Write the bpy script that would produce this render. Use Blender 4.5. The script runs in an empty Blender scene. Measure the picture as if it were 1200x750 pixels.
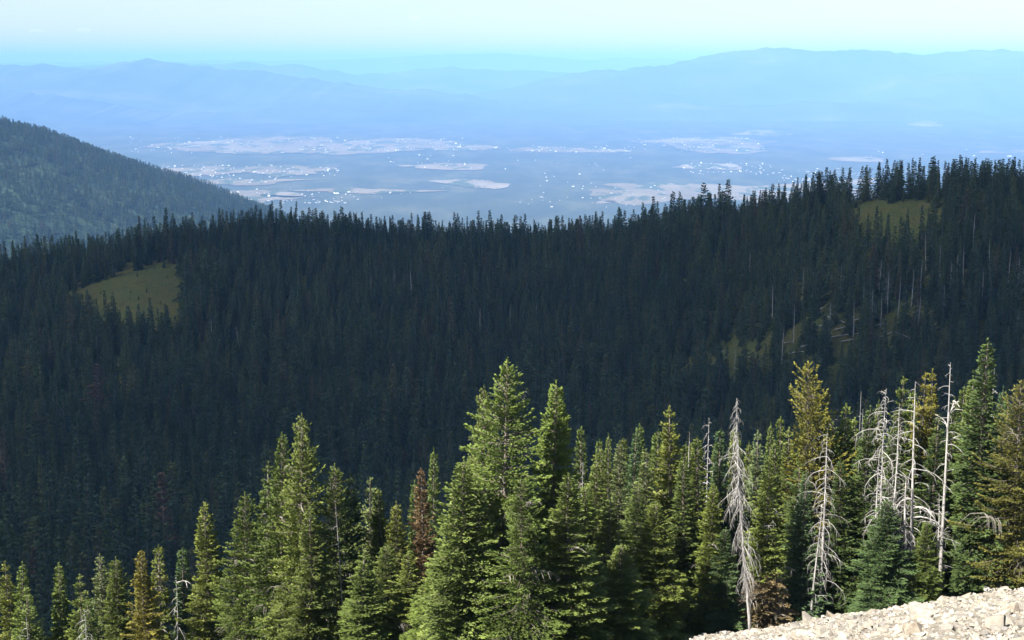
import bpy, bmesh, math, random
import numpy as np
from mathutils import Vector, Matrix, noise as mnoise

rng = np.random.default_rng(11)
random.seed(5)
scene = bpy.context.scene
COL = scene.collection
R_ = math.radians

# ------------------------------------------------------------------ camera, world, sun, exposure
F_PX, PX_W, PX_H, HORIZON = 1700.0, 1200.0, 750.0, 75.0
PITCH = math.atan((PX_H / 2 - HORIZON) / F_PX)
cam_d = bpy.data.cameras.new('camera')
cam = bpy.data.objects.new('camera', cam_d)
COL.objects.link(cam)
cam.location = (0, 0, 0)
cam.rotation_euler = (math.pi / 2 - PITCH, 0, 0)
cam_d.sensor_width = 36.0
cam_d.lens = 36.0 * F_PX / PX_W
cam_d.clip_start = 0.5
cam_d.clip_end = 300000
scene.camera = cam

SUN_AZ, SUN_EL = R_(-126), R_(48)          # azimuth measured from +Y towards +X
SUN = Vector((math.sin(SUN_AZ) * math.cos(SUN_EL), math.cos(SUN_AZ) * math.cos(SUN_EL), math.sin(SUN_EL)))
world = bpy.data.worlds.new('World')
scene.world = world
world.use_nodes = True
wn = world.node_tree.nodes
bg = wn['Background']
sky = wn.new('ShaderNodeTexSky')
sky.sky_type = 'NISHITA'
sky.sun_disc = False
sky.sun_elevation = SUN_EL
sky.sun_rotation = SUN_AZ
sky.altitude = 1500
sky.air_density = 1.3
sky.dust_density = 0.8
sky.ozone_density = 2.0
world.node_tree.links.new(sky.outputs[0], bg.inputs[0])
bg.inputs[1].default_value = 0.05

sun_d = bpy.data.lights.new('sun', 'SUN')
sun_d.energy = 5.0
sun_d.angle = R_(0.53)
sun_d.color = (1.0, 0.955, 0.87)
sun_o = bpy.data.objects.new('sun', sun_d)
COL.objects.link(sun_o)
sun_o.rotation_euler = SUN.to_track_quat('Z', 'Y').to_euler()
sun_o.location = (0, 0, 60)

vs = scene.view_settings
vs.view_transform = 'Standard'
vs.look = 'None'
vs.exposure = 1.7
vs.gamma = 1.0
vs.use_curve_mapping = False
cy = scene.cycles
cy.max_bounces = 6
cy.diffuse_bounces = 3
cy.glossy_bounces = 2
cy.transmission_bounces = 3
cy.volume_bounces = 3
cy.transparent_max_bounces = 12
cy.use_denoising = True
cy.denoiser = 'OPENIMAGEDENOISE'
cy.denoising_input_passes = 'RGB_ALBEDO_NORMAL'
cy.denoising_prefilter = 'NONE'
cy.caustics_reflective = False
cy.caustics_refractive = False

# ------------------------------------------------------------------ pixel <-> place helpers (pixels of the 1200x750 photograph)
CP, SP = math.cos(PITCH), math.sin(PITCH)


def ray(px, py):
    a, b = (px - PX_W / 2), (py - PX_H / 2)
    return np.array([a, F_PX * CP - b * SP, -F_PX * SP - b * CP])


def at(px, py, Y):
    d = ray(px, py)
    return d * (Y / d[1])


def project(x, y, z):
    depth = y * CP - z * SP
    v = y * SP + z * CP
    return PX_W / 2 + F_PX * x / depth, PX_H / 2 - F_PX * v / depth


# ------------------------------------------------------------------ noise
class VNoise:
    def __init__(self, seed, n=256):
        r = np.random.default_rng(seed)
        self.t = r.uniform(-1, 1, (n, n))
        self.n = n

    def __call__(self, x, y):
        x = np.asarray(x, float); y = np.asarray(y, float)
        xi = np.floor(x).astype(int); yi = np.floor(y).astype(int)
        fx = x - xi; fy = y - yi
        fx = fx * fx * (3 - 2 * fx); fy = fy * fy * (3 - 2 * fy)
        n = self.n; t = self.t
        a = t[xi % n, yi % n]; b = t[(xi + 1) % n, yi % n]
        c = t[xi % n, (yi + 1) % n]; d = t[(xi + 1) % n, (yi + 1) % n]
        return (a * (1 - fx) + b * fx) * (1 - fy) + (c * (1 - fx) + d * fx) * fy


VN = VNoise(3)


def fbm(x, y, oct=4):
    s = 0; a = 1
    for i in range(oct):
        s = s + a * VN(x * 2 ** i + 17.3 * i, y * 2 ** i + 5.1 * i); a *= .5
    return s


# ------------------------------------------------------------------ terrain heights
VALLEY = -800.0


def ang(py):
    return PITCH + math.atan((py - PX_H / 2) / F_PX)


def zpix(py, Y):
    return -math.tan(ang(py)) * Y


# columns: photograph x, crest distance, crest ground row, mid profile
COLS = [
    # px, crestY, crest row, [(Y, z)...]
    (-260, 1000, 362, [(300, -150), (420, -190), (560, -215), (700, -222), (850, -215)]),
    (0,    1050, 330, [(300, -146), (420, -182), (560, -204), (700, -208), (850, -200)]),
    (150,  1080, 302, [(300, -144), (420, -178), (560, -200), (700, -203), (800, -194), (900, -176)]),
    (300,  1100, 281, [(300, -140), (420, -176), (560, -196), (700, -200), (850, -190)]),
    (450,  1110, 287, [(300, -140), (420, -174), (560, -194), (700, -198), (850, -188)]),
    (600,  1110, 294, [(300, -138), (420, -172), (560, -192), (700, -196), (850, -186)]),
    (715,  1040, 288, [(300, -136), (420, -168), (560, -186), (700, -186), (850, -170)]),
    (800,  960,  268, [(300, -132), (420, -164), (560, -178), (700, -168), (820, -143)]),
    (900,  860,  254, [(300, -130), (420, -160), (560, -165), (680, -142), (780, -116)]),
    (960,  800,  243, [(300, -128), (420, -156), (540, -156), (640, -132), (730, -104)]),
    (1060, 750,  229, [(300, -126), (420, -150), (520, -146), (600, -126), (690, -95)]),
    (1140, 720,  224, [(300, -124), (420, -146), (520, -138), (600, -116), (670, -90)]),
    (1210, 710,  228, [(300, -122), (420, -144), (520, -134), (600, -114), (660, -92)]),
    (1500, 700,  215, [(300, -115), (420, -130), (520, -120), (600, -100), (660, -80)]),
]
YT = np.concatenate([np.linspace(60, 1700, 329), np.geomspace(1720, 80000, 120)])
PT = np.linspace(-260, 1500, 177)
_tab = []
for (px, cyy, crow, prof) in COLS:
    zc = zpix(crow, cyy)
    ys = [60, 100, 120, 200] + [p[0] for p in prof] + [cyy, cyy + 60, cyy + 200, cyy + 600, 3000, 6000, 9000, 90000]
    zs = [-25, -48.5, -59, -100.5] + [p[1] + .0168 * p[0] for p in prof] + [zc, zc - 6, zc - 55, zc - 230, -600, -785, VALLEY, VALLEY]
    _tab.append(np.interp(YT, ys, zs))
_tab = np.array(_tab)
TAB = np.array([np.interp(PT, [c[0] for c in COLS], _tab[:, j]) for j in range(len(YT))]).T
k = np.exp(-np.linspace(-2, 2, 9) ** 2); k /= k.sum()
pad = np.pad(TAB, ((4, 4), (0, 0)), 'edge')
TAB = sum(k[i] * pad[i:i + TAB.shape[0]] for i in range(9))
k5 = np.exp(-np.linspace(-2, 2, 7) ** 2); k5 /= k5.sum()
pad = np.pad(TAB, ((0, 0), (3, 3)), 'edge')
TAB = sum(k5[i] * pad[:, i:i + TAB.shape[1]] for i in range(7))


def near_z(X, Y):
    z = -1.9 - 0.400 * np.minimum(Y, 53) - 0.535 * np.maximum(Y - 53, 0)
    return z + 0.185 * 32 * np.tanh(X / 32)


HILL_X, HILL_Y, HILL_Z = -1730.0, 4500.0, -172.0


def ground_z(X, Y):
    X = np.asarray(X, float); Y = np.asarray(Y, float)
    Yc = np.maximum(Y, 60)
    p = 600 + 1731 * X / Yc
    pi_ = np.clip((p - PT[0]) / (PT[1] - PT[0]), 0, len(PT) - 1.001)
    yi = np.interp(Yc, YT, np.arange(len(YT)))
    yi = np.clip(yi, 0, len(YT) - 1.001)
    i0 = pi_.astype(int); j0 = yi.astype(int); a = pi_ - i0; b = yi - j0
    zt = (TAB[i0, j0] * (1 - a) + TAB[i0 + 1, j0] * a) * (1 - b) + (TAB[i0, j0 + 1] * (1 - a) + TAB[i0 + 1, j0 + 1] * a) * b
    zt = zt + np.clip((Y - 200) / 300, 0, 1) * np.clip((4000 - Y) / 2000, 0, 1) * 3.0 * fbm(X / 90, Y / 90, 3)
    w = np.clip((Y - 80) / 50, 0, 1); w = w * w * (3 - 2 * w)
    zn = near_z(X, Y)
    zn = zn + 0.22 * fbm(X / 5.0, Y / 5.0, 3)
    z = zn * (1 - w) + zt * w
    # the rounded wooded hill to the side
    r = np.hypot((X - HILL_X), (Y - HILL_Y) * 0.8)
    h = HILL_Z - 0.44 * (np.sqrt(r * r + 260 ** 2) - 260) + 14 * fbm(X / 260, Y / 260, 3)
    return np.where(Y > 2300, np.maximum(z, h), z)


def gz(x, y):
    return float(ground_z(np.array([x]), np.array([y]))[0])


def hit_ground(px, py, y0=200, y1=1400):
    ys = np.linspace(y0, y1, 1200)
    d = ray(px, py)
    P = ys[:, None] * (d / d[1])[None]
    below = P[:, 2] < ground_z(P[:, 0], P[:, 1])
    i = int(np.argmax(below))
    return (P[i, 0], P[i, 1]) if below.any() else None


# ------------------------------------------------------------------ materials
def new_mat(name):
    m = bpy.data.materials.new(name)
    m.use_nodes = True
    nt = m.node_tree
    b = nt.nodes['Principled BSDF']
    return m, nt, b


def N(nt, t, **kw):
    n = nt.nodes.new(t)
    for a, v in kw.items():
        setattr(n, a, v)
    return n


def ramp(nt, fac, stops):
    r = N(nt, 'ShaderNodeValToRGB')
    el = r.color_ramp.elements
    while len(el) < len(stops):
        el.new(0.5)
    for e, (p, c) in zip(el, stops):
        e.position = p
        e.color = (*c, 1)
    nt.links.new(fac, r.inputs[0])
    return r.outputs[0]


def noise_tex(nt, scale, detail=4, rough=.55, coord=None):
    n = N(nt, 'ShaderNodeTexNoise')
    n.inputs['Scale'].default_value = scale
    n.inputs['Detail'].default_value = detail
    n.inputs['Roughness'].default_value = rough
    if coord is not None:
        nt.links.new(coord, n.inputs['Vector'])
    return n.outputs[0]


def mixc(nt, fac, a, b, mode='MIX'):
    m = N(nt, 'ShaderNodeMix', data_type='RGBA', blend_type=mode)
    for sock, v in ((m.inputs[0], fac), (m.inputs[6], a), (m.inputs[7], b)):
        if hasattr(v, 'links'):
            nt.links.new(v, sock)
        else:
            sock.default_value = v if not isinstance(v, tuple) else (*v, 1)
    return m.outputs[2]


def math_n(nt, op, a, b):
    m = N(nt, 'ShaderNodeMath', operation=op)
    for sock, v in ((m.inputs[0], a), (m.inputs[1], b)):
        if hasattr(v, 'links'):
            nt.links.new(v, sock)
        else:
            sock.default_value = v
    return m.outputs[0]


def needle_mat(name, near):
    m, nt, b = new_mat(name)
    info = N(nt, 'ShaderNodeObjectInfo')
    att = N(nt, 'ShaderNodeAttribute', attribute_name='tint')
    if near:
        base = info.outputs['Color']
    else:
        base = ramp(nt, info.outputs['Random'], [
            (0.0, (0.030, 0.060, 0.030)), (0.2, (0.050, 0.085, 0.036)), (0.4, (0.036, 0.072, 0.042)),
            (0.6, (0.075, 0.110, 0.042)), (0.75, (0.045, 0.080, 0.034)), (0.9, (0.095, 0.120, 0.040)), (0.965, (0.10, 0.100, 0.040)), (0.99, (0.095, 0.075, 0.045)), (1.0, (0.11, 0.07, 0.045))])
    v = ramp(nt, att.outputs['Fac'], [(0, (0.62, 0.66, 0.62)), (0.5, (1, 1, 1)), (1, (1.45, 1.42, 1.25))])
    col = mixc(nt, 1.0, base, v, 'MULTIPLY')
    nt.links.new(col, b.inputs['Base Color'])
    b.inputs['Roughness'].default_value = 0.6
    b.inputs['Specular IOR Level'].default_value = 0.25
    tr = N(nt, 'ShaderNodeBsdfTranslucent')
    nt.links.new(col, tr.inputs[0])
    ms = N(nt, 'ShaderNodeMixShader')
    ms.inputs[0].default_value = 0.12
    nt.links.new(b.outputs[0], ms.inputs[1])
    nt.links.new(tr.outputs[0], ms.inputs[2])
    nt.links.new(ms.outputs[0], nt.nodes['Material Output'].inputs[0])
    return m


M_NEEDLE = needle_mat('fir_needles', True)
M_FOREST = needle_mat('forest_needles', False)


def wood_mat(name, c0, c1, scale):
    m, nt, b = new_mat(name)
    tc = N(nt, 'ShaderNodeTexCoord')
    mp = N(nt, 'ShaderNodeMapping')
    mp.inputs['Scale'].default_value = (1, 1, 0.25)
    nt.links.new(tc.outputs['Object'], mp.inputs[0])
    nz = noise_tex(nt, scale, 5, .65, mp.outputs[0])
    nt.links.new(ramp(nt, nz, [(0.3, c0), (0.68, c1)]), b.inputs['Base Color'])
    b.inputs['Roughness'].default_value = 0.85
    b.inputs['Specular IOR Level'].default_value = 0.15
    bump = N(nt, 'ShaderNodeBump')
    bump.inputs['Strength'].default_value = 0.5
    bump.inputs['Distance'].default_value = 0.02
    nt.links.new(nz, bump.inputs['Height'])
    nt.links.new(bump.outputs[0], b.inputs['Normal'])
    return m


M_BARK = wood_mat('fir_bark', (0.07, 0.055, 0.045), (0.20, 0.17, 0.14), 6)
M_SNAG = wood_mat('weathered_wood', (0.17, 0.16, 0.15), (0.44, 0.42, 0.395), 9)
M_TWIG = wood_mat('dead_twigs', (0.16, 0.14, 0.115), (0.34, 0.31, 0.27), 9)
M_MIDSNAG = wood_mat('grey_dead_wood', (0.20, 0.19, 0.18), (0.36, 0.34, 0.33), 2)


def ground_mat():
    m, nt, b = new_mat('mountain_ground')
    geo = N(nt, 'ShaderNodeNewGeometry')
    P = geo.outputs['Position']
    # grassland near, closed forest canopy on the far plain
    g = ramp(nt, noise_tex(nt, 0.05, 6, .62, P), [(0.28, (0.030, 0.036, 0.012)), (0.45, (0.060, 0.058, 0.019)), (0.56, (0.042, 0.054, 0.017)), (0.72, (0.078, 0.064, 0.027))])
    g2 = ramp(nt, noise_tex(nt, 0.9, 4, .6, P), [(0.34, (0.45, 0.5, 0.45)), (0.5, (1, 1, 1)), (0.68, (1.45, 1.4, 1.3))])
    g = mixc(nt, 1.0, g, g2, 'MULTIPLY')
    mp = N(nt, 'ShaderNodeMapping')
    mp.inputs['Scale'].default_value = (1, 0.35, 1)
    nt.links.new(P, mp.inputs[0])
    f = ramp(nt, noise_tex(nt, 0.0035, 8, .72, mp.outputs[0]), [(0.30, (0.034, 0.045, 0.040)), (0.5, (0.048, 0.060, 0.050)), (0.62, (0.072, 0.080, 0.060)), (0.78, (0.10, 0.092, 0.055))])
    sep = N(nt, 'ShaderNodeSeparateXYZ')
    nt.links.new(P, sep.inputs[0])
    far = N(nt, 'ShaderNodeMapRange')
    far.inputs[1].default_value = 1500
    far.inputs[2].default_value = 2200
    nt.links.new(sep.outputs[1], far.inputs[0])
    woods = ramp(nt, noise_tex(nt, 0.006, 5, .6, P), [(0.35, (0.016, 0.030, 0.017)), (0.65, (0.030, 0.045, 0.022))])
    plain = N(nt, 'ShaderNodeMapRange')
    plain.inputs[1].default_value = 6000
    plain.inputs[2].default_value = 7000
    nt.links.new(sep.outputs[1], plain.inputs[0])
    f = mixc(nt, plain.outputs[0], woods, f)
    nt.links.new(mixc(nt, far.outputs[0], g, f), b.inputs['Base Color'])
    b.inputs['Roughness'].default_value = 0.95
    b.inputs['Specular IOR Level'].default_value = 0.05
    bump = N(nt, 'ShaderNodeBump')
    bump.inputs['Strength'].default_value = 0.6
    bump.inputs['Distance'].default_value = 0.3
    nt.links.new(noise_tex(nt, 1.3, 5, .65, P), bump.inputs['Height'])
    nt.links.new(bump.outputs[0], b.inputs['Normal'])
    return m


def simple_mat(name, stops, scale, rough=.9, detail=5, use_random=False, stretch=None):
    m, nt, b = new_mat(name)
    geo = N(nt, 'ShaderNodeNewGeometry')
    P = geo.outputs['Position']
    if stretch:
        mp = N(nt, 'ShaderNodeMapping')
        mp.inputs['Scale'].default_value = stretch
        nt.links.new(P, mp.inputs[0])
        P = mp.outputs[0]
    if use_random:
        fac = N(nt, 'ShaderNodeObjectInfo').outputs['Random']
    else:
        fac = noise_tex(nt, scale, detail, .65, P)
    nt.links.new(ramp(nt, fac, stops), b.inputs['Base Color'])
    b.inputs['Roughness'].default_value = rough
    b.inputs['Specular IOR Level'].default_value = 0.08
    return m, nt, b


M_GROUND = ground_mat()
M_FARHILL, _, _ = simple_mat('hazy_hill_forest', [(0.3, (0.030, 0.045, 0.034)), (0.55, (0.055, 0.070, 0.050)), (0.66, (0.085, 0.09, 0.065)), (0.74, (0.19, 0.16, 0.12))], 0.0005, detail=7)
def field_mat(name, c0, c1, woods):
    m, nt, b = new_mat(name)
    geo = N(nt, 'ShaderNodeNewGeometry')
    mp = N(nt, 'ShaderNodeMapping')
    mp.inputs['Scale'].default_value = (1, .38, 1)
    nt.links.new(geo.outputs['Position'], mp.inputs[0])
    soil = ramp(nt, noise_tex(nt, .002, 4, .6, mp.outputs[0]), [(.35, c0), (.62, c1)])
    f = ramp(nt, noise_tex(nt, .0055, 6, .7, mp.outputs[0]), [(woods, (1, 1, 1)), (woods + .03, (0, 0, 0))])
    nt.links.new(mixc(nt, f, soil, (.055, .072, .050)), b.inputs['Base Color'])
    b.inputs['Roughness'].default_value = .95
    b.inputs['Specular IOR Level'].default_value = .05
    return m


M_FIELD = field_mat('dry_field', (0.105, 0.092, 0.066), (0.175, 0.15, 0.11), .45)
M_PALEFIELD = field_mat('bare_pale_earth', (.12, .105, .08), (.21, .185, .15), .47)
M_HOUSE, _, _ = simple_mat('painted_house', [(0.0, (0.22, 0.21, 0.20)), (0.35, (0.38, 0.37, 0.35)), (0.75, (0.68, 0.67, 0.63)), (0.85, (0.34, 0.34, 0.35)), (1.0, (0.25, 0.23, 0.21))], 1, use_random=True)


def rock_mat():
    m, nt, b = new_mat('pale_talus_rock')
    geo = N(nt, 'ShaderNodeNewGeometry')
    tc = N(nt, 'ShaderNodeTexCoord')
    att = N(nt, 'ShaderNodeAttribute', attribute_name='tint')
    info = N(nt, 'ShaderNodeObjectInfo')
    t = math_n(nt, 'FRACT', math_n(nt, 'ADD', att.outputs['Fac'], info.outputs['Random']), 0)
    c = ramp(nt, t, [(0.0, (0.16, 0.15, 0.14)), (0.2, (0.29, 0.26, 0.21)), (0.42, (0.34, 0.32, 0.28)), (0.6, (0.28, 0.235, 0.18)), (0.74, (0.19, 0.18, 0.17)), (0.88, (0.29, 0.25, 0.20)), (1.0, (0.38, 0.36, 0.325))])
    nz = noise_tex(nt, 7, 6, .7, geo.outputs['Position'])
    d = ramp(nt, nz, [(0.3, (0.66, 0.62, 0.57)), (0.55, (1, 1, 1)), (0.75, (1.12, 1.1, 1.06))])
    nt.links.new(mixc(nt, 1.0, c, d, 'MULTIPLY'), b.inputs['Base Color'])
    b.inputs['Roughness'].default_value = 0.9
    b.inputs['Specular IOR Level'].default_value = 0.15
    bump = N(nt, 'ShaderNodeBump')
    bump.inputs['Strength'].default_value = 0.7
    bump.inputs['Distance'].default_value = 0.03
    nt.links.new(noise_tex(nt, 22, 6, .7, geo.outputs['Position']), bump.inputs['Height'])
    nt.links.new(bump.outputs[0], b.inputs['Normal'])
    return m


M_ROCK = rock_mat()


# ------------------------------------------------------------------ mesh helpers
def mesh_np(name, V, F, mats, tint=None, midx=None, smooth=False):
    """V (n,3), F (m,3 or 4) arrays -> mesh data"""
    V = np.asarray(V, np.float32); F = np.asarray(F, np.int32)
    me = bpy.data.meshes.new(name)
    n, k = F.shape
    me.vertices.add(len(V)); me.vertices.foreach_set('co', V.ravel())
    me.loops.add(n * k); me.loops.foreach_set('vertex_index', F.ravel())
    me.polygons.add(n)
    me.polygons.foreach_set('loop_start', np.arange(0, n * k, k, dtype=np.int32))
    me.polygons.foreach_set('loop_total', np.full(n, k, np.int32))
    if midx is not None:
        me.polygons.foreach_set('material_index', np.asarray(midx, np.int32))
    me.polygons.foreach_set('use_smooth', np.full(n, smooth))
    if tint is not None:
        a = me.attributes.new('tint', 'FLOAT', 'POINT')
        a.data.foreach_set('value', np.asarray(tint, np.float32))
    for m in mats:
        me.materials.append(m)
    me.update(calc_edges=True)
    me.validate()
    return me


def link(name, data, parent=None, **props):
    o = bpy.data.objects.new(name, data)
    COL.objects.link(o)
    if parent is not None:
        o.parent = parent
    for a, v in props.items():
        o[a] = v
    return o


class Geo:
    """collects triangles"""
    def __init__(self):
        self.V = []; self.F = []; self.T = []; self.n = 0

    def add(self, V, F, t=0.5):
        V = np.asarray(V, float); F = np.asarray(F, int)
        self.V.append(V); self.F.append(F + self.n); self.n += len(V)
        self.T.append(np.full(len(V), t) if np.isscalar(t) else np.asarray(t))

    def tube(self, pts, rad, sides=5, t=0.5, cap=True):
        pts = np.asarray(pts, float)
        n = len(pts)
        d = np.gradient(pts, axis=0)
        d /= np.linalg.norm(d, axis=1)[:, None] + 1e-9
        ref = np.array([0.31, 0.95, 0.05]) if abs(d[:, 2]).mean() > .6 else np.array([0, 0, 1.0])
        a = np.cross(d, ref); a /= np.linalg.norm(a, axis=1)[:, None] + 1e-9
        b = np.cross(d, a)
        th = np.linspace(0, 2 * np.pi, sides, endpoint=False)
        ring = (np.cos(th)[None, :, None] * a[:, None] + np.sin(th)[None, :, None] * b[:, None]) * np.asarray(rad)[:, None, None]
        V = (pts[:, None] + ring).reshape(-1, 3)
        F = []
        for i in range(n - 1):
            for j in range(sides):
                p, q = i * sides + j, i * sides + (j + 1) % sides
                F += [(p, q, q + sides), (p, q + sides, p + sides)]
        if cap:
            V = np.vstack([V, pts[-1:], pts[:1]])
            e = (n - 1) * sides
            for j in range(sides):
                F.append((e + j, e + (j + 1) % sides, n * sides))
                F.append(((j + 1) % sides, j, n * sides + 1))
        self.add(V, F, t)

    def arrays(self):
        return np.vstack(self.V), np.vstack(self.F), np.concatenate(self.T)

    def mesh(self, name, mats, smooth=False):
        V, F, T = self.arrays()
        return mesh_np(name, V, F, mats, T, smooth=smooth)


def shoots(P, D, U, ln, wd, tint):
    """needle-covered shoots: two crossed rhombi each. P base, D direction, U up-ish (all n,3)"""
    n = len(P)
    D = D / (np.linalg.norm(D, axis=1)[:, None] + 1e-9)
    S = np.cross(D, U); S /= np.linalg.norm(S, axis=1)[:, None] + 1e-9
    W = np.cross(S, D)
    tip = P + D * ln[:, None]
    mid = P + D * (ln * .45)[:, None]
    s = S * (wd * .5)[:, None]; w = W * (wd * .36)[:, None]
    V = np.stack([P, mid + s, tip, mid - s, mid + w, mid - w], 1).reshape(-1, 3)
    o = np.arange(n)[:, None] * 6
    F = np.concatenate([o + np.array([[0, 1, 2]]), o + np.array([[0, 2, 3]]), o + np.array([[0, 4, 2]]), o + np.array([[0, 2, 5]])])
    T = np.repeat(tint, 6)
    return V, F, T


def fir_geo(seed, H, Rm, t0=0.02, t1=1.0, step=0.185, per=9, dens=66, sl=0.165, droop=1.0, rough=.35, power=.8, gap=.07, dead=0.0, lean=0.0, wood=True, round_top=0.0, whorl_gap=0.0, tuft=1.0):
    """one conifer: returns (needles Geo, trunk Geo, dead twig Geo or None)"""
    r = np.random.default_rng(seed)
    G, T, X = Geo(), Geo(), Geo()
    nz = VNoise(seed + 100)
    ph = r.uniform(0, 6.28)
    def axis(t):
        return np.array([lean * H * t * t * math.cos(ph) + .02 * H * math.sin(3 * t + ph) * .4, lean * H * t * t * math.sin(ph) + .012 * H * math.cos(4 * t + ph) * .5, H * t])
    hs = np.linspace(0, 1, 12)
    T.tube([axis(t) + (0, 0, -.25 if t == 0 else 0) for t in hs], [max(.012, (.0135 * H + .02) * (1 - t) ** .9 + .008) for t in hs], 7, r.uniform(.3, .7))
    t = t0
    az = r.uniform(0, 6.28)
    while t < t1 - .004:
        base = axis(t)
        prof = (1 - t) ** power
        prof = prof * (1 - .25 * max(0, (.18 - t) / .18))
        if round_top:
            prof = max(prof, round_top * math.sqrt(max(0, 1 - t)))
        Lm = Rm * prof + .05
        k = max(3, int(round(per * (.55 + .45 * min(1, prof * 1.8)))))
        for i in range(k):
            az += 2 * math.pi / k + r.normal(0, .22)
            if r.random() < gap:
                continue
            lob = 1 + rough * float(nz(3 + 2.2 * math.cos(az) + 7 * t * H * .13, 9 + 2.2 * math.sin(az) + t * H * .55)) * 1.5
            L = Lm * max(.35, lob) * r.uniform(.70, 1.14)
            el = (0.62 * t ** 1.6 - 0.10 - .16 * droop * (1 - t)) + r.normal(0, .08)
            ca, sa = math.cos(az), math.sin(az)
            rad = np.array([ca, sa, 0]); side = np.array([-sa, ca, 0])
            b0 = base + np.array([0, 0, r.uniform(-.5, .5) * step])
            kd = droop * r.uniform(.16, .42) * (1 - .6 * t)
            ku = r.uniform(.10, .30)
            def axz(u):
                return L * (math.tan(el) * u - kd * u * u * 1.2 + ku * u ** 3)
            if wood and L > .18:
                us = np.array([0, .4, .8])
                T.tube([b0 + rad * L * u + (0, 0, axz(u)) for u in us], [.012 + .010 * L, .009 + .005 * L, .004], 3, r.uniform(.3, .8), cap=False)
            isdead = dead > 0 and r.random() < dead * (1 - .5 * t)
            if isdead:
                m = 5 + int(L * 5)
                for q in range(m):
                    u = r.uniform(.25, .9); sg = r.choice([-1, 1])
                    p0 = b0 + rad * L * u + (0, 0, axz(u))
                    l2 = L * r.uniform(.25, .5)
                    p1 = p0 + (rad * .6 + side * sg * .8) * l2 * .5 + (0, 0, -.05 * l2)
                    p2 = p1 + (rad * .7 + side * sg * .6) * l2 * .5 + (0, 0, -.35 * l2)
                    X.tube([p0, p1, p2], [.009, .007, .003], 3, r.random(), cap=False)
                continue
            n = max(7, int(dens * L * (.55 + .45 * min(1.6, L))))
            u = 1 - r.random(n) ** 1.1 * .93
            wv = (.16 + .42 * L ** .8 * .6) * (1.05 - .85 * u ** 2)
            v = r.uniform(-1, 1, n) * wv
            zz = L * (math.tan(el) * u - kd * u * u * 1.2 + ku * u ** 3) - np.abs(v) * .24 + r.normal(0, .014, n) * sl / .16
            P = b0[None] + rad[None] * (L * u)[:, None] + side[None] * v[:, None] + np.array([0, 0, 1.0])[None] * zz[:, None]
            D = rad[None] * r.uniform(.55, 1.1, n)[:, None] + side[None] * (np.sign(v) * r.uniform(.15, .95, n))[:, None] + np.array([0, 0, 1.0])[None] * r.normal(.06 + .5 * t ** 3, .17, n)[:, None]
            ln = sl * r.uniform(.7, 1.3, n) * (1 - .25 * t)
            bt = np.clip(r.normal(.42, .13), .1, .8)
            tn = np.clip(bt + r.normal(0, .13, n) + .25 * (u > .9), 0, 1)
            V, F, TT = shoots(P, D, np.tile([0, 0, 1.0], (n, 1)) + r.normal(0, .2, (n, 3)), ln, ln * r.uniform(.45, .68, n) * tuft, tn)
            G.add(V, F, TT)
        t += step / H * r.uniform(.8, 1.2) * (1.0 if t < .8 else .8)
        if whorl_gap and r.random() < whorl_gap:
            t += step / H * 1.2
    # leader shoot
    n = 26
    if t1 > .95:
        u = np.linspace(0, 1, n)
        P = axis(1.0)[None] + np.array([[0, 0, 1.0]]) * (u * .30 - .16)[:, None]
        a = r.uniform(0, 6.28, n)
        D = np.stack([np.cos(a), np.sin(a), np.full(n, .9)], 1)
        V, F, TT = shoots(P, D, np.tile([.1, .2, 1.0], (n, 1)), np.full(n, .09), np.full(n, .04), np.full(n, .6))
        G.add(V, F, TT)
    return G, T, (X if X.n else None)


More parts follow.
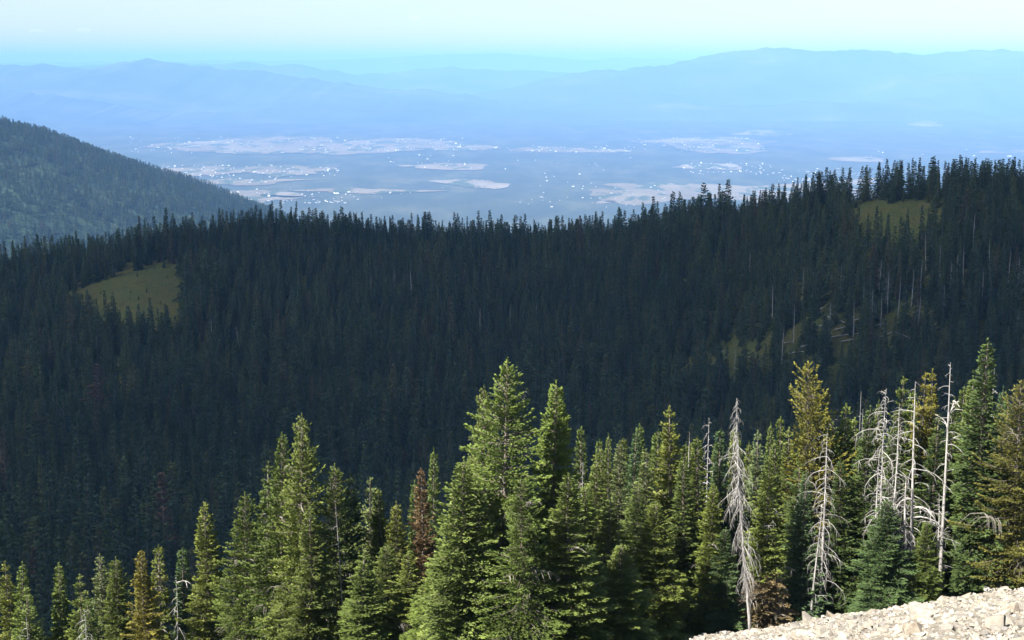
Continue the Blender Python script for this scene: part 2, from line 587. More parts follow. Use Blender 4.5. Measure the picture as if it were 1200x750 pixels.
def snag_geo(seed, H, r0, nb, L, droop=.5, t0=.2, lean=(0, 0), curve=.03, taper=.25, twig=3, up=.0, wiggle=.13, big=(), thin=1.0):
    """a dead standing tree: trunk Geo, branch Geo; big = [(t, azimuth, length, rise, droop)] single limbs"""
    r = np.random.default_rng(seed)
    T, B = Geo(), Geo()
    ph = r.uniform(0, 6.28)
    def axis(t):
        return np.array([lean[0] * t * H + curve * H * (math.sin(3.1 * t + ph) - math.sin(ph)), lean[1] * t * H + curve * H * (math.cos(2.6 * t + ph) - math.cos(ph)), H * t])
    hs = np.linspace(0, 1, 16)
    T.tube([axis(t) + (0, 0, -.3 if t == 0 else 0) for t in hs], [r0 * ((1 - t) * (1 - taper) + taper * (1 - t) ** .3 + .03) for t in hs], 7, .5)
    def limb(b, az, l, el, dr, rad0, kids):
        pts = []; p = np.array(b, float); a = az
        for q in range(6):
            pts.append(p.copy())
            s = l / 5
            e = el - dr * (q / 5) * 1.6
            a += r.normal(0, wiggle * 3)
            p = p + s * np.array([math.cos(a) * math.cos(e), math.sin(a) * math.cos(e), math.sin(e)])
        B.tube(pts, [rad0 * (1 - q / 6.2) for q in range(6)], 4, r.random(), cap=False)
        for q in range(kids):
            i = r.integers(1, 5)
            l2 = l * r.uniform(.22, .5)
            a2 = az + r.choice([-1, 1]) * r.uniform(.4, 1.2); e2 = el - dr * (i / 5) * 1.6 - r.uniform(0, .5)
            p0 = pts[i]
            p1 = p0 + l2 * .5 * np.array([math.cos(a2) * math.cos(e2), math.sin(a2) * math.cos(e2), math.sin(e2)])
            e3 = e2 - dr * .8
            p2 = p1 + l2 * .5 * np.array([math.cos(a2) * math.cos(e3), math.sin(a2) * math.cos(e3), math.sin(e3)])
            B.tube([p0, p1, p2], [rad0 * .5, rad0 * .4, rad0 * .18], 3, r.random(), cap=False)
    az = r.uniform(0, 6.28)
    for i in range(nb):
        t = t0 + (1 - t0) * ((i + r.random()) / nb)
        az += 2.4 + r.normal(0, .3)
        l = L * min(1, (1 - t) * 4.5 + .22) * r.uniform(.2, 1.15) * (1 + .35 * math.sin(az + 5 * t))
        limb(axis(t), az, l, up + r.normal(.05, .28), droop * r.uniform(.5, 1.4), thin * (.007 + .009 * l), twig)
    for (t, a, l, rise, dr) in big:
        limb(axis(t), a, l, rise, dr, .022 + .014 * l, 5)
    return T, B


def set_thing(o, label, cat, group=None):
    o['label'] = label
    o['category'] = cat
    if group:
        o['group'] = group
    return o


def empty(name, loc, label, cat, group=None):
    o = bpy.data.objects.new(name, None)
    COL.objects.link(o)
    o.empty_display_size = .5
    o.location = [float(v) for v in loc]
    return set_thing(o, label, cat, group)


# ------------------------------------------------------------------ the ground: one sheet from behind the camera to the horizon
def build_ground():
    ys = np.concatenate([np.linspace(-180, 20, 26), np.arange(22, 130, 1.6), np.arange(132, 1300, 9), np.geomspace(1310, 78000, 120)])
    us = np.linspace(-1, 1, 341)
    us = np.sign(us) * np.abs(us) ** 1.25
    Yg = np.repeat(ys, len(us)).reshape(len(ys), -1)
    Xg = us[None] * (75 + 0.75 * np.maximum(np.abs(ys), 0))[:, None]
    Z = ground_z(Xg, Yg)
    Z = np.where(Yg < 0, np.maximum(near_z(Xg, Yg * .12), -30), Z)
    Z = np.minimum(Z, 6)
    # under the loose stones the sheet lies a little lower
    V = np.stack([Xg, Yg, Z], -1).reshape(-1, 3)
    a = np.arange(len(ys) - 1)[:, None] * len(us) + np.arange(len(us) - 1)[None]
    F = np.stack([a, a + 1, a + 1 + len(us), a + len(us)], -1).reshape(-1, 4)
    return link('ground', mesh_np('ground', V, F, [M_GROUND], smooth=True), kind='structure')


build_ground()


# ------------------------------------------------------------------ far ranges beyond the valley
def far_range(name, prof, Yc, d0, d1, seed, rel=.35, x_pad=500):
    px = np.array([p[0] for p in prof], float); py = np.array([p[1] for p in prof], float)
    cols = np.linspace(px[0], px[-1], 260)
    rows = np.interp(cols, px, py)
    zc = np.array([zpix(v, Yc) for v in rows]) + 26 * fbm(cols / 14, cols * 0 + seed, 4)
    s = (cols - 600) / 1731 * 1.0
    ys = np.linspace(Yc - d0, Yc + d1, 90)
    v = np.where(ys < Yc, (ys - (Yc - d0)) / d0, 1 - (ys - Yc) / d1)
    X = s[None] * Yc + np.zeros((len(ys), 1))
    Yg = ys[:, None] + np.zeros((1, len(s)))
    rid = fbm(X / 2600 + seed, Yg / 3200 + seed * 2.1, 5)
    vv = v[:, None] ** 1.15
    env = np.clip(1 - vv, 0, 1) * np.clip(vv * 4, 0, 1)
    h = (zc - VALLEY + 40)[None] * np.clip(vv * (1 + env * rel * 1.4 * rid) + env * rel * .5 * rid, 0, 1.0) ** 1.0
    Z = VALLEY - 40 + h
    V = np.stack([X, Yg, Z], -1).reshape(-1, 3)
    n = len(s)
    a = np.arange(len(ys) - 1)[:, None] * n + np.arange(n - 1)[None]
    F = np.stack([a, a + 1, a + 1 + n, a + n], -1).reshape(-1, 4)
    return link(name, mesh_np(name, V, F, [M_FARHILL], smooth=True), kind='structure')


far_range('far_hills', [(-300, 92), (-150, 80), (0, 74), (20, 77), (50, 75), (95, 82), (130, 75), (170, 69), (195, 72), (250, 79), (300, 82), (350, 90), (400, 97), (450, 103), (500, 105), (560, 113), (640, 125), (720, 138), (800, 150)], 27000, 7500, 9000, 4)
far_range('near_foothills', [(-300, 96), (-100, 103), (0, 107), (60, 110), (110, 118), (170, 128), (240, 142), (300, 155)], 21500, 4500, 4000, 9)
far_range('far_ridge', [(-300, 78), (0, 80), (215, 72), (245, 75), (290, 72), (312, 77), (345, 73), (375, 80), (420, 87), (480, 82), (525, 78), (560, 81), (620, 83), (700, 86), (800, 92), (900, 100), (1100, 110)], 38000, 9000, 9000, 14)
far_range('far_mountain', [(380, 140), (480, 122), (560, 110), (600, 103), (640, 93), (690, 83), (740, 80), (790, 74), (820, 66), (860, 60), (890, 57), (910, 54), (935, 58), (970, 59), (1010, 58), (1060, 61), (1090, 64), (1120, 60), (1150, 58), (1210, 58), (1350, 66), (1500, 80)], 30000, 9500, 9000, 23)
far_range('distant_range', [(-300, 74), (0, 73), (200, 71), (380, 70), (420, 68), (470, 66), (530, 63), (575, 62), (620, 65), (690, 70), (730, 67), (800, 69), (1000, 68), (1200, 70), (1500, 70)], 62000, 9000, 9000, 31)


# ------------------------------------------------------------------ fields of the valley
def on_valley(px, py, dz=0.0):
    d = ray(px, py)
    return d * ((VALLEY + dz) / d[2])


FIELDS = [
    ('d', [(140, 172), (200, 168), (240, 166), (330, 160), (375, 161), (400, 167), (445, 163), (500, 161), (520, 168), (572, 173), (550, 177), (470, 178), (400, 180), (300, 181), (230, 180), (190, 175)]),
    ('d', [(165, 199), (240, 196), (330, 194), (398, 196), (385, 202), (320, 206), (290, 203), (210, 208), (180, 204)]),
    ('d', [(215, 213), (300, 210), (400, 209), (330, 214), (250, 217), (222, 217)]),
    ('p', [(240, 228), (270, 227), (300, 230), (330, 235), (285, 239), (262, 236)]),
    ('d', [(300, 229), (420, 230), (400, 233), (330, 234)]),
    ('p', [(520, 214), (545, 212), (575, 213), (594, 216), (575, 220), (548, 219)]),
    ('d', [(580, 176), (610, 173), (650, 171), (690, 173), (745, 177), (710, 180), (640, 178), (600, 179)]),
    ('d', [(738, 166), (790, 163), (862, 161), (905, 167), (880, 172), (902, 178), (865, 181), (825, 177), (790, 171)]),
    ('d', [(860, 157), (890, 152), (935, 157), (895, 158)]),
    ('d', [(700, 216), (735, 213), (780, 215), (850, 219), (905, 217), (960, 214), (1010, 211), (1000, 230), (880, 236), (800, 233), (760, 236), (720, 234), (690, 226)]),
    ('p', [(803, 196), (822, 194), (850, 192), (866, 194), (862, 198), (830, 198)]),
    ('p', [(668, 239), (690, 237), (716, 237), (712, 241), (690, 241)]),
    ('d', [(1055, 145), (1085, 141), (1115, 146), (1085, 149)]),
    ('d', [(1130, 179), (1170, 176), (1240, 175), (1240, 182), (1180, 181)]),
    ('d', [(455, 194), (500, 192), (560, 194), (540, 197), (480, 197)]),
    ('d', [(330, 224), (420, 221), (520, 224), (470, 226), (390, 226)]),
    ('d', [(985, 186), (1020, 184), (1062, 186), (1030, 189)]),
]
for fi, (kind, poly) in enumerate(FIELDS):
    # subdivide the outline and roughen it
    P = np.array([on_valley(x, y)[:2] for x, y in poly])
    pts = []
    for i in range(len(P)):
        a, b = P[i], P[(i + 1) % len(P)]
        for q in np.linspace(0, 1, 16, endpoint=False):
            pts.append(a + (b - a) * q)
    pts = np.array(pts)
    c = pts.mean(0)
    jit = fbm(pts[:, 0] / 420 + fi, pts[:, 1] / 800, 5)
    pts = pts + (pts - c) / (np.linalg.norm(pts - c, axis=1)[:, None]) * jit[:, None] * np.array([[190.0, 300.0]])
    bm = bmesh.new()
    vs_ = [bm.verts.new((x, y, VALLEY + 4)) for x, y in pts]
    bm.faces.new(vs_)
    bmesh.ops.triangulate(bm, faces=bm.faces[:])
    me = bpy.data.meshes.new('field')
    bm.normal_update()
    for f_ in bm.faces:
        if f_.normal.z < 0:
            f_.normal_flip()
    bm.to_mesh(me)
    bm.free()
    me.materials.append(M_FIELD if kind == 'd' else M_PALEFIELD)
    link('field', me, kind='structure')


# houses and halls of the valley settlements
def house_mesh(w, d, h, roof):
    V = [(-w / 2, -d / 2, 0), (w / 2, -d / 2, 0), (w / 2, d / 2, 0), (-w / 2, d / 2, 0),
         (-w / 2, -d / 2, h), (w / 2, -d / 2, h), (w / 2, d / 2, h), (-w / 2, d / 2, h),
         (-w / 2, 0, h + roof), (w / 2, 0, h + roof)]
    F = [(0, 1, 5, 4), (2, 3, 7, 6), (4, 5, 9, 8), (6, 7, 8, 9)]
    tri = [(1, 2, 6), (1, 6, 5), (5, 6, 9), (3, 0, 4), (3, 4, 7), (7, 4, 8)]
    me = bpy.data.meshes.new('house')
    me.from_pydata(V, [], F + tri)
    me.materials.append(M_HOUSE)
    return me


HM = [house_mesh(30, 22, 10, 6), house_mesh(46, 24, 9, 5), house_mesh(22, 20, 11, 7), house_mesh(70, 34, 11, 5)]
TOWNS = [  # pixel box, count, label key
    ((150, 161, 420, 180), 95, 'long tan field below the far hills'),
    ((420, 162, 570, 178), 60, 'long tan field below the far hills'),
    ((165, 194, 400, 208), 120, 'wooded town past the shoulder of the round hill'),
    ((180, 208, 330, 216), 30, 'wooded town past the shoulder of the round hill'),
    ((235, 226, 420, 239), 60, 'pale strip of bare earth beside the round hill'),
    ((455, 182, 560, 198), 20, 'scattered farms in the wooded plain'),
    ((300, 220, 540, 236), 14, 'scattered farms in the wooded plain'),
    ((580, 171, 745, 179), 44, 'narrow tan field in the middle of the plain'),
    ((745, 162, 900, 178), 56, 'tan field with a forked edge'),
    ((800, 191, 905, 206), 60, 'white works area above the forested ridge'),
    ((905, 198, 1010, 214), 60, 'village strip next to the wide tan field'),
    ((620, 212, 800, 236), 26, 'edge of the wide tan field'),
    ((560, 180, 820, 212), 14, 'scattered farms in the wooded plain'),
    ((600, 232, 760, 245), 14, 'scattered farms in the wooded plain'),
    ((1010, 172, 1190, 190), 14, 'scattered farms in the wooded plain'),
]
hr = np.random.default_rng(77)
cand = []
for ti, ((x0, y0, x1, y1), n, lab) in enumerate(TOWNS):
    k = 0
    while k < n:
        px, py = hr.uniform(x0, x1), hr.uniform(y0, y1)
        if VN(px / 13 + ti * 9, py / 2.2 + 4) < hr.uniform(-.7, .4):
            continue
        p = on_valley(px, py)
        if gz(p[0], p[1]) > VALLEY + 12:
            k += 1
            continue
        sc = hr.uniform(.2, .43) * (p[1] / 13000) ** .5
        if hr.random() < .15:
            sc *= 1.5
        cand.append((sc / p[1], p, int(hr.choice([0, 1, 2, 3], p=[.42, .26, .24, .08])), hr.uniform(-.6, .9), sc, lab))
        k += 1
cand.sort(key=lambda c: -c[0])
for (_, p, m, rz, sc, lab) in cand[:290]:
    o = link('house', HM[m])
    o.location = (p[0], p[1], VALLEY + 3.5)
    o.rotation_euler = (0, 0, rz)
    o.scale = (sc, sc, sc)
    set_thing(o, 'tiny bright building in the hazy valley, ' + lab, 'house', 'houses: ' + lab)
G = Geo()
for (_, p, m, rz, sc, lab) in cand[290:]:
    V = np.array([v.co[:] for v in HM[m].vertices]) * sc
    c, s = math.cos(rz), math.sin(rz)
    V = np.stack([V[:, 0] * c - V[:, 1] * s + p[0], V[:, 0] * s + V[:, 1] * c + p[1], V[:, 2] + VALLEY + 3.5], 1)
    F = []
    for f in HM[m].polygons:
        q = list(f.vertices)
        F += [(q[0], q[1], q[2])] + ([(q[0], q[2], q[3])] if len(q) == 4 else [])
    G.add(V, F)
if G.n:
    set_thing(link('settlement', G.mesh('settlement', [M_HOUSE]), kind='stuff'), 'smallest pale buildings scattered over the hazy valley floor', 'buildings')

# ------------------------------------------------------------------ the forested mountainside
CLEAR = [[(76, 352), (150, 314), (190, 312), (218, 326), (216, 392), (120, 386), (80, 366)],
         [(984, 244), (1005, 237), (1080, 234), (1104, 242), (1100, 264), (1085, 288), (1045, 292), (1005, 276)]]
SPARSE = [[(780, 440), (820, 405), (900, 398), (1000, 358), (1090, 360), (1100, 400), (960, 440), (800, 462)]]


def inside(px, py, poly):
    c = False
    n = len(poly)
    for i in range(n):
        (x0, y0), (x1, y1) = poly[i], poly[i - 1]
        if (y0 > py) != (y1 > py) and px < (x1 - x0) * (py - y0) / (y1 - y0) + x0:
            c = not c
    return c


ENV = [(-200, 690), (0, 676), (60, 684), (110, 668), (150, 664), (200, 655), (225, 640), (245, 606), (282, 600), (300, 570), (325, 530), (350, 512), (380, 560), (410, 575), (450, 590), (490, 580), (515, 556), (540, 520), (565, 474), (590, 452), (620, 500), (640, 470), (665, 530), (700, 545), (750, 520), (790, 505), (850, 520), (880, 520), (920, 500), (955, 470), (1000, 490), (1060, 470), (1110, 470), (1160, 430), (1200, 470), (1400, 480)]
ENV_X = [e[0] for e in ENV]; ENV_Y = [e[1] for e in ENV]

# low-detail trees for the mountainside
MID = []
for i in range(8):
    H = 18.0
    Rm = [2.6, 3.2, 2.3, 2.9, 3.5, 2.5, 3.3, 1.8][i]
    Gn, Tn, _ = fir_geo(300 + i, H, Rm, t0=.05, step=.75, per=7, dens=8.5, sl=.62, rough=.45, droop=1.3, power=[1.0, .9, 1.1, .95, .85, 1.1, .6, 1.0][i], round_top=.55 if i == 6 else 0, gap=.08, wood=False, tuft=1.15)
    V, F, TT = Gn.arrays()
    crown = mesh_np('mid_crown', V, F, [M_FOREST], TT)
    V2, F2, T2 = Tn.arrays()
    trunk = mesh_np('mid_trunk', V2, F2, [M_BARK], T2, smooth=True)
    both = mesh_np('mid_tree', np.vstack([V, V2]), np.vstack([F, F2 + len(V)]), [M_FOREST, M_BARK], np.concatenate([TT, T2]), np.concatenate([np.zeros(len(F)), np.ones(len(F2))]))
    MID.append((crown, trunk, both))
FAR = []
for i in range(4):
    Gn, Tn, _ = fir_geo(340 + i, 18.0, [2.6, 3.0, 2.3, 3.3][i], t0=.05, step=1.7, per=5, dens=1.6, sl=1.5, rough=.35, gap=.03, wood=False, tuft=1.25)
    V, F, TT = Gn.arrays()
    FAR.append(mesh_np('far_tree', V, F, [M_FOREST], TT))


def scatter(name, meshes, pts, rot, scl, idx, label, cat):
    coll = bpy.data.collections.new(name + '_models')
    for i, me in enumerate(meshes):
        o = bpy.data.objects.new(f'{name}_model_{i:02d}', me)
        coll.objects.link(o)
    me = bpy.data.meshes.new(name)
    me.vertices.add(len(pts))
    me.vertices.foreach_set('co', np.asarray(pts, np.float32).ravel())
    for an, arr, tp in (('rot', rot, 'FLOAT_VECTOR'), ('scl', scl, 'FLOAT_VECTOR')):
        a = me.attributes.new(an, tp, 'POINT')
        a.data.foreach_set('vector', np.asarray(arr, np.float32).ravel())
    a = me.attributes.new('pick', 'INT', 'POINT')
    a.data.foreach_set('value', np.asarray(idx, np.int32))
    o = link(name, me, kind='stuff')
    set_thing(o, label, cat)
    ng = bpy.data.node_groups.new(name, 'GeometryNodeTree')
    ng.interface.new_socket('Geometry', in_out='INPUT', socket_type='NodeSocketGeometry')
    ng.interface.new_socket('Geometry', in_out='OUTPUT', socket_type='NodeSocketGeometry')
    gi = ng.nodes.new('NodeGroupInput'); go = ng.nodes.new('NodeGroupOutput')
    ci = ng.nodes.new('GeometryNodeCollectionInfo')
    ci.inputs['Collection'].default_value = coll
    ci.inputs['Separate Children'].default_value = True
    ci.inputs['Reset Children'].default_value = True
    ip = ng.nodes.new('GeometryNodeInstanceOnPoints')
    ip.inputs['Pick Instance'].default_value = True
    def na(nm, tp):
        n = ng.nodes.new('GeometryNodeInputNamedAttribute')
        n.data_type = tp
        n.inputs['Name'].default_value = nm
        return n.outputs[0]
    L = ng.links.new
    L(gi.outputs[0], ip.inputs['Points'])
    L(ci.outputs[0], ip.inputs['Instance'])
    L(na('pick', 'INT'), ip.inputs['Instance Index'])
    L(na('rot', 'FLOAT_VECTOR'), ip.inputs['Rotation'])
    L(na('scl', 'FLOAT_VECTOR'), ip.inputs['Scale'])
    L(ip.outputs[0], go.inputs[0])
    md = o.modifiers.new('scatter', 'NODES')
    md.node_group = ng
    return o


fr = np.random.default_rng(21)
sp = 6.3
gx, gy = np.meshgrid(np.arange(-640, 560, sp), np.arange(150, 1330, sp))
gx = (gx + fr.uniform(-.48, .48, gx.shape) * sp).ravel(); gy = (gy + fr.uniform(-.48, .48, gy.shape) * sp).ravel()
keep = np.abs(gx) < .44 * gy + 25
gx, gy = gx[keep], gy[keep]
gzv = ground_z(gx, gy)
hgt = 18 * np.clip(fr.normal(.92, .27, len(gx)) + .2 * VN(gx / 45, gy / 45), .32, 1.6)
tall = fr.random(len(gx)) < .05
hgt = np.where(tall, hgt * 1.22, hgt)
hgt = hgt * np.interp(gy, [650, 1050], [1.26, 1.04])
hgt = np.where(gx > .15 * gy, np.minimum(hgt * .86, 20 + fr.uniform(-2, 2, len(gx))), hgt)
ppx, ppy = project(gx, gy, gzv)
_, tpy = project(gx, gy, gzv + hgt)
env = np.interp(ppx, ENV_X, ENV_Y)
ok = np.ones(len(gx), bool)
for i in range(len(gx)):
    jx, jy = ppx[i] + 7 * VN(gx[i] / 9, gy[i] / 9), ppy[i] + 6 * VN(gx[i] / 9 + 50, gy[i] / 9)
    if any(inside(jx, jy, c) for c in CLEAR):
        ok[i] = fr.random() < .10
        hgt[i] *= fr.uniform(.10, .32)
    elif any(inside(ppx[i], ppy[i], c) for c in SPARSE):
        ok[i] = fr.random() < .42
    if gy[i] < 330:
        hgt[i] *= .62
        if tpy[i] + 0 < env[i] + 6:
            ok[i] = False
gx, gy, gzv, hgt, ppx, ppy, tpy, env = [a[ok] for a in (gx, gy, gzv, hgt, ppx, ppy, tpy, env)]
wid = hgt * fr.uniform(.85, 1.25, len(gx))
rotz = fr.uniform(0, 6.28, len(gx))
pick = fr.choice(8, len(gx), p=[.15, .14, .14, .13, .12, .12, .08, .12])
# the largest clearly visible ones are trees of their own
vis = np.where((gy > 330) & (tpy < env - 14) & (ppx > -30) & (ppx < 1230), hgt / gy, 0)
order = np.argsort(-vis)
own = set(order[:165].tolist())
for i in own:
    e = empty('fir_tree', (gx[i], gy[i], gzv[i] - .2), 'dark shaded fir low on the forested mountainside, just behind the sunlit firs', 'fir tree', 'shaded firs low on the mountainside')
    e.rotation_euler = (0, 0, rotz[i])
    e.scale = (wid[i] / 18, wid[i] / 18, hgt[i] / 18)
    link('crown', MID[pick[i]][0], e)
    link('trunk', MID[pick[i]][1], e)
rest = np.array([i for i in range(len(gx)) if i not in own])
scatter('forest', [m[2] for m in MID], np.stack([gx, gy, gzv - .2], 1)[rest],
        np.stack([fr.normal(0, .02, len(rest)), fr.normal(0, .02, len(rest)), rotz[rest]], 1),
        np.stack([wid / 18, wid / 18, hgt / 18], 1)[rest], pick[rest],
        'dense dark conifer forest covering the shaded mountainside up to the ridge', 'forest')

# the sunlit wooded hill at the side
hx = fr.uniform(-3300, -250, 40000); hy = fr.uniform(2900, 5000, 40000)
hz = ground_z(hx, hy)
hpx, hpy = project(hx, hy, hz)
kk = (hpx > -90) & (hpx < 360) & (hz > VALLEY + 40) & (np.hypot(hx - HILL_X, (hy - HILL_Y) * .8) < 1900) & (VN(hx / 60, hy / 60) > fr.uniform(-1.9, -.8, len(hx)))
hx, hy, hz = hx[kk], hy[kk], hz[kk]
hs = fr.uniform(.6, 1.35, len(hx))
scatter('hillside_woods', FAR, np.stack([hx, hy, hz - .5], 1), np.stack([0 * hx, 0 * hx, fr.uniform(0, 6.28, len(hx))], 1),
        np.stack([hs * 1.15, hs * 1.15, hs], 1), fr.integers(0, 4, len(hx)), 'hazy blue woods covering the rounded hill beyond the ridge', 'woods')

# grey dead trees standing in the shaded forest (base pixel, height in metres)
MSN = []
for i, (nb, L, dr) in enumerate([(12, .8, .3), (46, 1.5, .45), (26, 1.1, .4), (60, 1.7, .6)]):
    T, B = snag_geo(500 + i, 16, .17, max(nb, 4), L, dr, t0=.3, curve=.008, twig=1)
    for g in (T, B):
        for v in g.V:
            pass
    MSN.append((T.mesh('mid_snag_trunk', [M_MIDSNAG], True), B.mesh('mid_snag_branches', [M_MIDSNAG])))
SNAGPIX = [(461, 352, 19), (483, 355, 20), (250, 406, 17), (280, 402, 12), (391, 432, 18), (322, 436, 14), (340, 430, 13), (562, 398, 19), (598, 392, 18), (628, 380, 14), (506, 360, 12), (435, 345, 14), (555, 372, 12), (98, 432, 13), (262, 440, 11), (552, 420, 12), (480, 430, 13), (510, 415, 12),
           (851, 318, 14), (878, 322, 13), (1102, 335, 16), (1120, 338, 14), (1068, 352, 13), (1040, 360, 15), (1052, 365, 14), (1060, 372, 12), (1012, 372, 13), (1022, 378, 14), (1032, 376, 12), (1105, 372, 13), (1180, 345, 17), (1192, 350, 16), (1160, 322, 14), (1170, 328, 12), (1140, 292, 15), (1150, 302, 13), (860, 445, 15), (887, 448, 12), (916, 420, 14), (970, 400, 16), (1000, 392, 14), (1188, 405, 14), (1078, 345, 14), (1112, 350, 15), (1128, 330, 14), (1085, 310, 13), (1150, 360, 15), (1030, 340, 13), (1198, 330, 15), (905, 365, 13), (930, 395, 14), (1075, 385, 13), (940, 350, 14), (985, 345, 13), (1090, 402, 12)]
for i, (px, py, h) in enumerate(SNAGPIX):
    g = hit_ground(px, py + 8)
    if g is None:
        continue
    e = empty('dead_tree', (g[0], g[1], gz(*g) - .2), 'bare grey dead tree standing among dark firs on the shaded mountainside', 'dead tree', 'grey dead trees in the shaded forest')
    e.rotation_euler = (random.gauss(0, .02), random.gauss(0, .025), random.uniform(0, 6.28))
    s = h * 1.3 / 16
    e.scale = (s * 1.3, s * 1.3, s)
    a, b = MSN[i % 4]
    link('trunk', a, e)
    link('branches', b, e, kind='stuff')

# fallen trunks on the open slope (two ends in pixels)
for i, ((x0, y0), (x1, y1)) in enumerate([((938, 408), (992, 393)), ((942, 402), (968, 396)), ((972, 398), (1010, 392)), ((978, 388), (1004, 383)), ((1045, 403), (1088, 397)), ((1010, 388), (1040, 380)), ((1120, 360), (1138, 357)), ((1118, 372), (1134, 380)), ((950, 368), (985, 357)), ((1050, 392), (1075, 402)), ((832, 418), (850, 412)), ((925, 416), (950, 413)), ((1002, 408), (1016, 400)), ((1062, 380), (1085, 372)), ((968, 372), (1000, 384)), ((985, 402), (1030, 396)), ((1000, 378), (1026, 372)), ((960, 384), (985, 378)), ((1030, 398), (1058, 388)), ((905, 408), (930, 402))]):
    a, b = hit_ground(x0, y0), hit_ground(x1, y1)
    if a is None or b is None:
        continue
    A = np.array([a[0], a[1], gz(*a) + .5]); B = np.array([b[0], b[1], gz(*b) + .5])
    d = B - A
    if np.linalg.norm(d) > 26:
        B = A + d / np.linalg.norm(d) * 26
    B[2] = gz(B[0], B[1]) + .4
    G = Geo()
    ts = np.linspace(0, 1, 7)
    bow = np.array([0, 0, .35])
    G.tube([A + (B - A) * t + bow * math.sin(math.pi * t) for t in ts], [.26 * (1 - .6 * t) for t in ts], 7)
    for q in range(5):
        t = .35 + .6 * random.random()
        p = A + (B - A) * t
        G.tube([p, p + np.array([random.uniform(-.8, .8), random.uniform(-.8, .8), random.uniform(.5, 1.3)])], [.05, .015], 4)
    V, F, T = G.arrays()
    o = link('fallen_log', mesh_np('fallen_log', V - A, F, [M_MIDSNAG], T, smooth=True))
    o.location = A
    set_thing(o, 'pale fallen trunk lying across the open slope among standing dead trees', 'fallen log', 'fallen trunks on the open slope')

# ------------------------------------------------------------------ the sunlit trees below the camera
HP = 10.0
PROTO_ARGS = [
    dict(seed=1, H=HP, Rm=1.35, rough=.28, power=.85),
    dict(seed=2, H=HP, Rm=1.5, rough=.34, power=.78, whorl_gap=.08),
    dict(seed=3, H=HP, Rm=1.75, rough=.40, power=.75, gap=.10, dead=.04),
    dict(seed=4, H=HP, Rm=2.3, rough=.45, power=.68, gap=.10, dead=.05, dens=46),
    dict(seed=5, H=HP, Rm=2.5, rough=.50, power=.62, gap=.10, dead=.13, dens=44),
    dict(seed=6, H=HP, Rm=1.1, rough=.24, power=.9),
    dict(seed=7, H=HP, Rm=1.35, rough=.40, power=.75, gap=.22, dead=.30),
    dict(seed=8, H=HP, Rm=2.1, rough=.75, power=.55, gap=.16, round_top=.55, dead=.05, step=.2, dens=40, droop=.2, lean=.02),
    dict(seed=9, H=HP, Rm=1.5, rough=.42, power=.7, gap=.08, whorl_gap=.12),
    dict(seed=10, H=HP, Rm=1.9, rough=.35, power=.72, gap=.06),
]
PROTO = []
for a in PROTO_ARGS:
    g, t, x = fir_geo(**a)
    PROTO.append((g.mesh('fir_crown', [M_NEEDLE]), t.mesh('fir_wood', [M_BARK], True), x.mesh('fir_dead_twigs', [M_TWIG]) if x else None, a['Rm']))
# a fir whose lower boughs are dead and brown
g, t, _ = fir_geo(41, HP, 1.5, t0=.40, rough=.3)
g2, t2, x2 = fir_geo(41, HP, 1.35, t0=.03, t1=.42, rough=.35, gap=.18, dead=.3, step=.2)
SKIRT = (g.mesh('fir_crown', [M_NEEDLE]), t2.mesh('fir_wood', [M_BARK], True), x2.mesh('fir_dead_twigs', [M_TWIG]), 1.5, g2.mesh('dead_boughs', [M_NEEDLE]), t.mesh('fir_wood', [M_BARK], True))

TINT = {k_: tuple(1.4 * c_ for c_ in v_) for k_, v_ in dict(g=(.082, .105, .027), d=(.058, .082, .024), b=(.058, .090, .035), o=(.100, .116, .026), y=(.128, .116, .024), r=(.118, .075, .042), k=(.105, .098, .026), p=(.105, .130, .052), l=(.100, .126, .031)).items()}
tr = np.random.default_rng(8)


def place_fir(px, py, Y, Rr, proto, tint, label, group=None, name='fir_tree', cat='fir tree', rz=None, colj=.10):
    P = at(px, py, Y)
    z0 = gz(P[0], Y)
    H = P[2] - z0
    e = empty(name, (P[0], Y, z0 - .1), label, cat, group)
    e.rotation_euler = (float(tr.normal(0, .012)), float(tr.normal(0, .012)), float(tr.uniform(0, 6.28) if rz is None else rz))
    m = SKIRT if proto in ('skirt', 'rust') else PROTO[proto]
    s = .93 * Rr / m[3]
    e.scale = (s, s, (H + .1) / HP)
    c = link('crown', m[0], e)
    col = np.array(TINT[tint]) * tr.uniform(1 - colj, 1 + colj) * np.array([tr.uniform(.94, 1.06), 1, tr.uniform(.88, 1.12)])
    c.color = (*col.tolist(), 1)
    link('trunk', m[1], e)
    if m[2]:
        link('dead_twigs', m[2], e, kind='stuff')
    if proto in ('skirt', 'rust'):
        k = link('dead_boughs', m[4], e)
        k['label'] = 'brown dead lower boughs' if proto == 'skirt' else 'grey bare-looking lower boughs'
        k.color = (.17, .13, .065, 1) if proto == 'skirt' else (.26, .23, .19, 1)
    return e


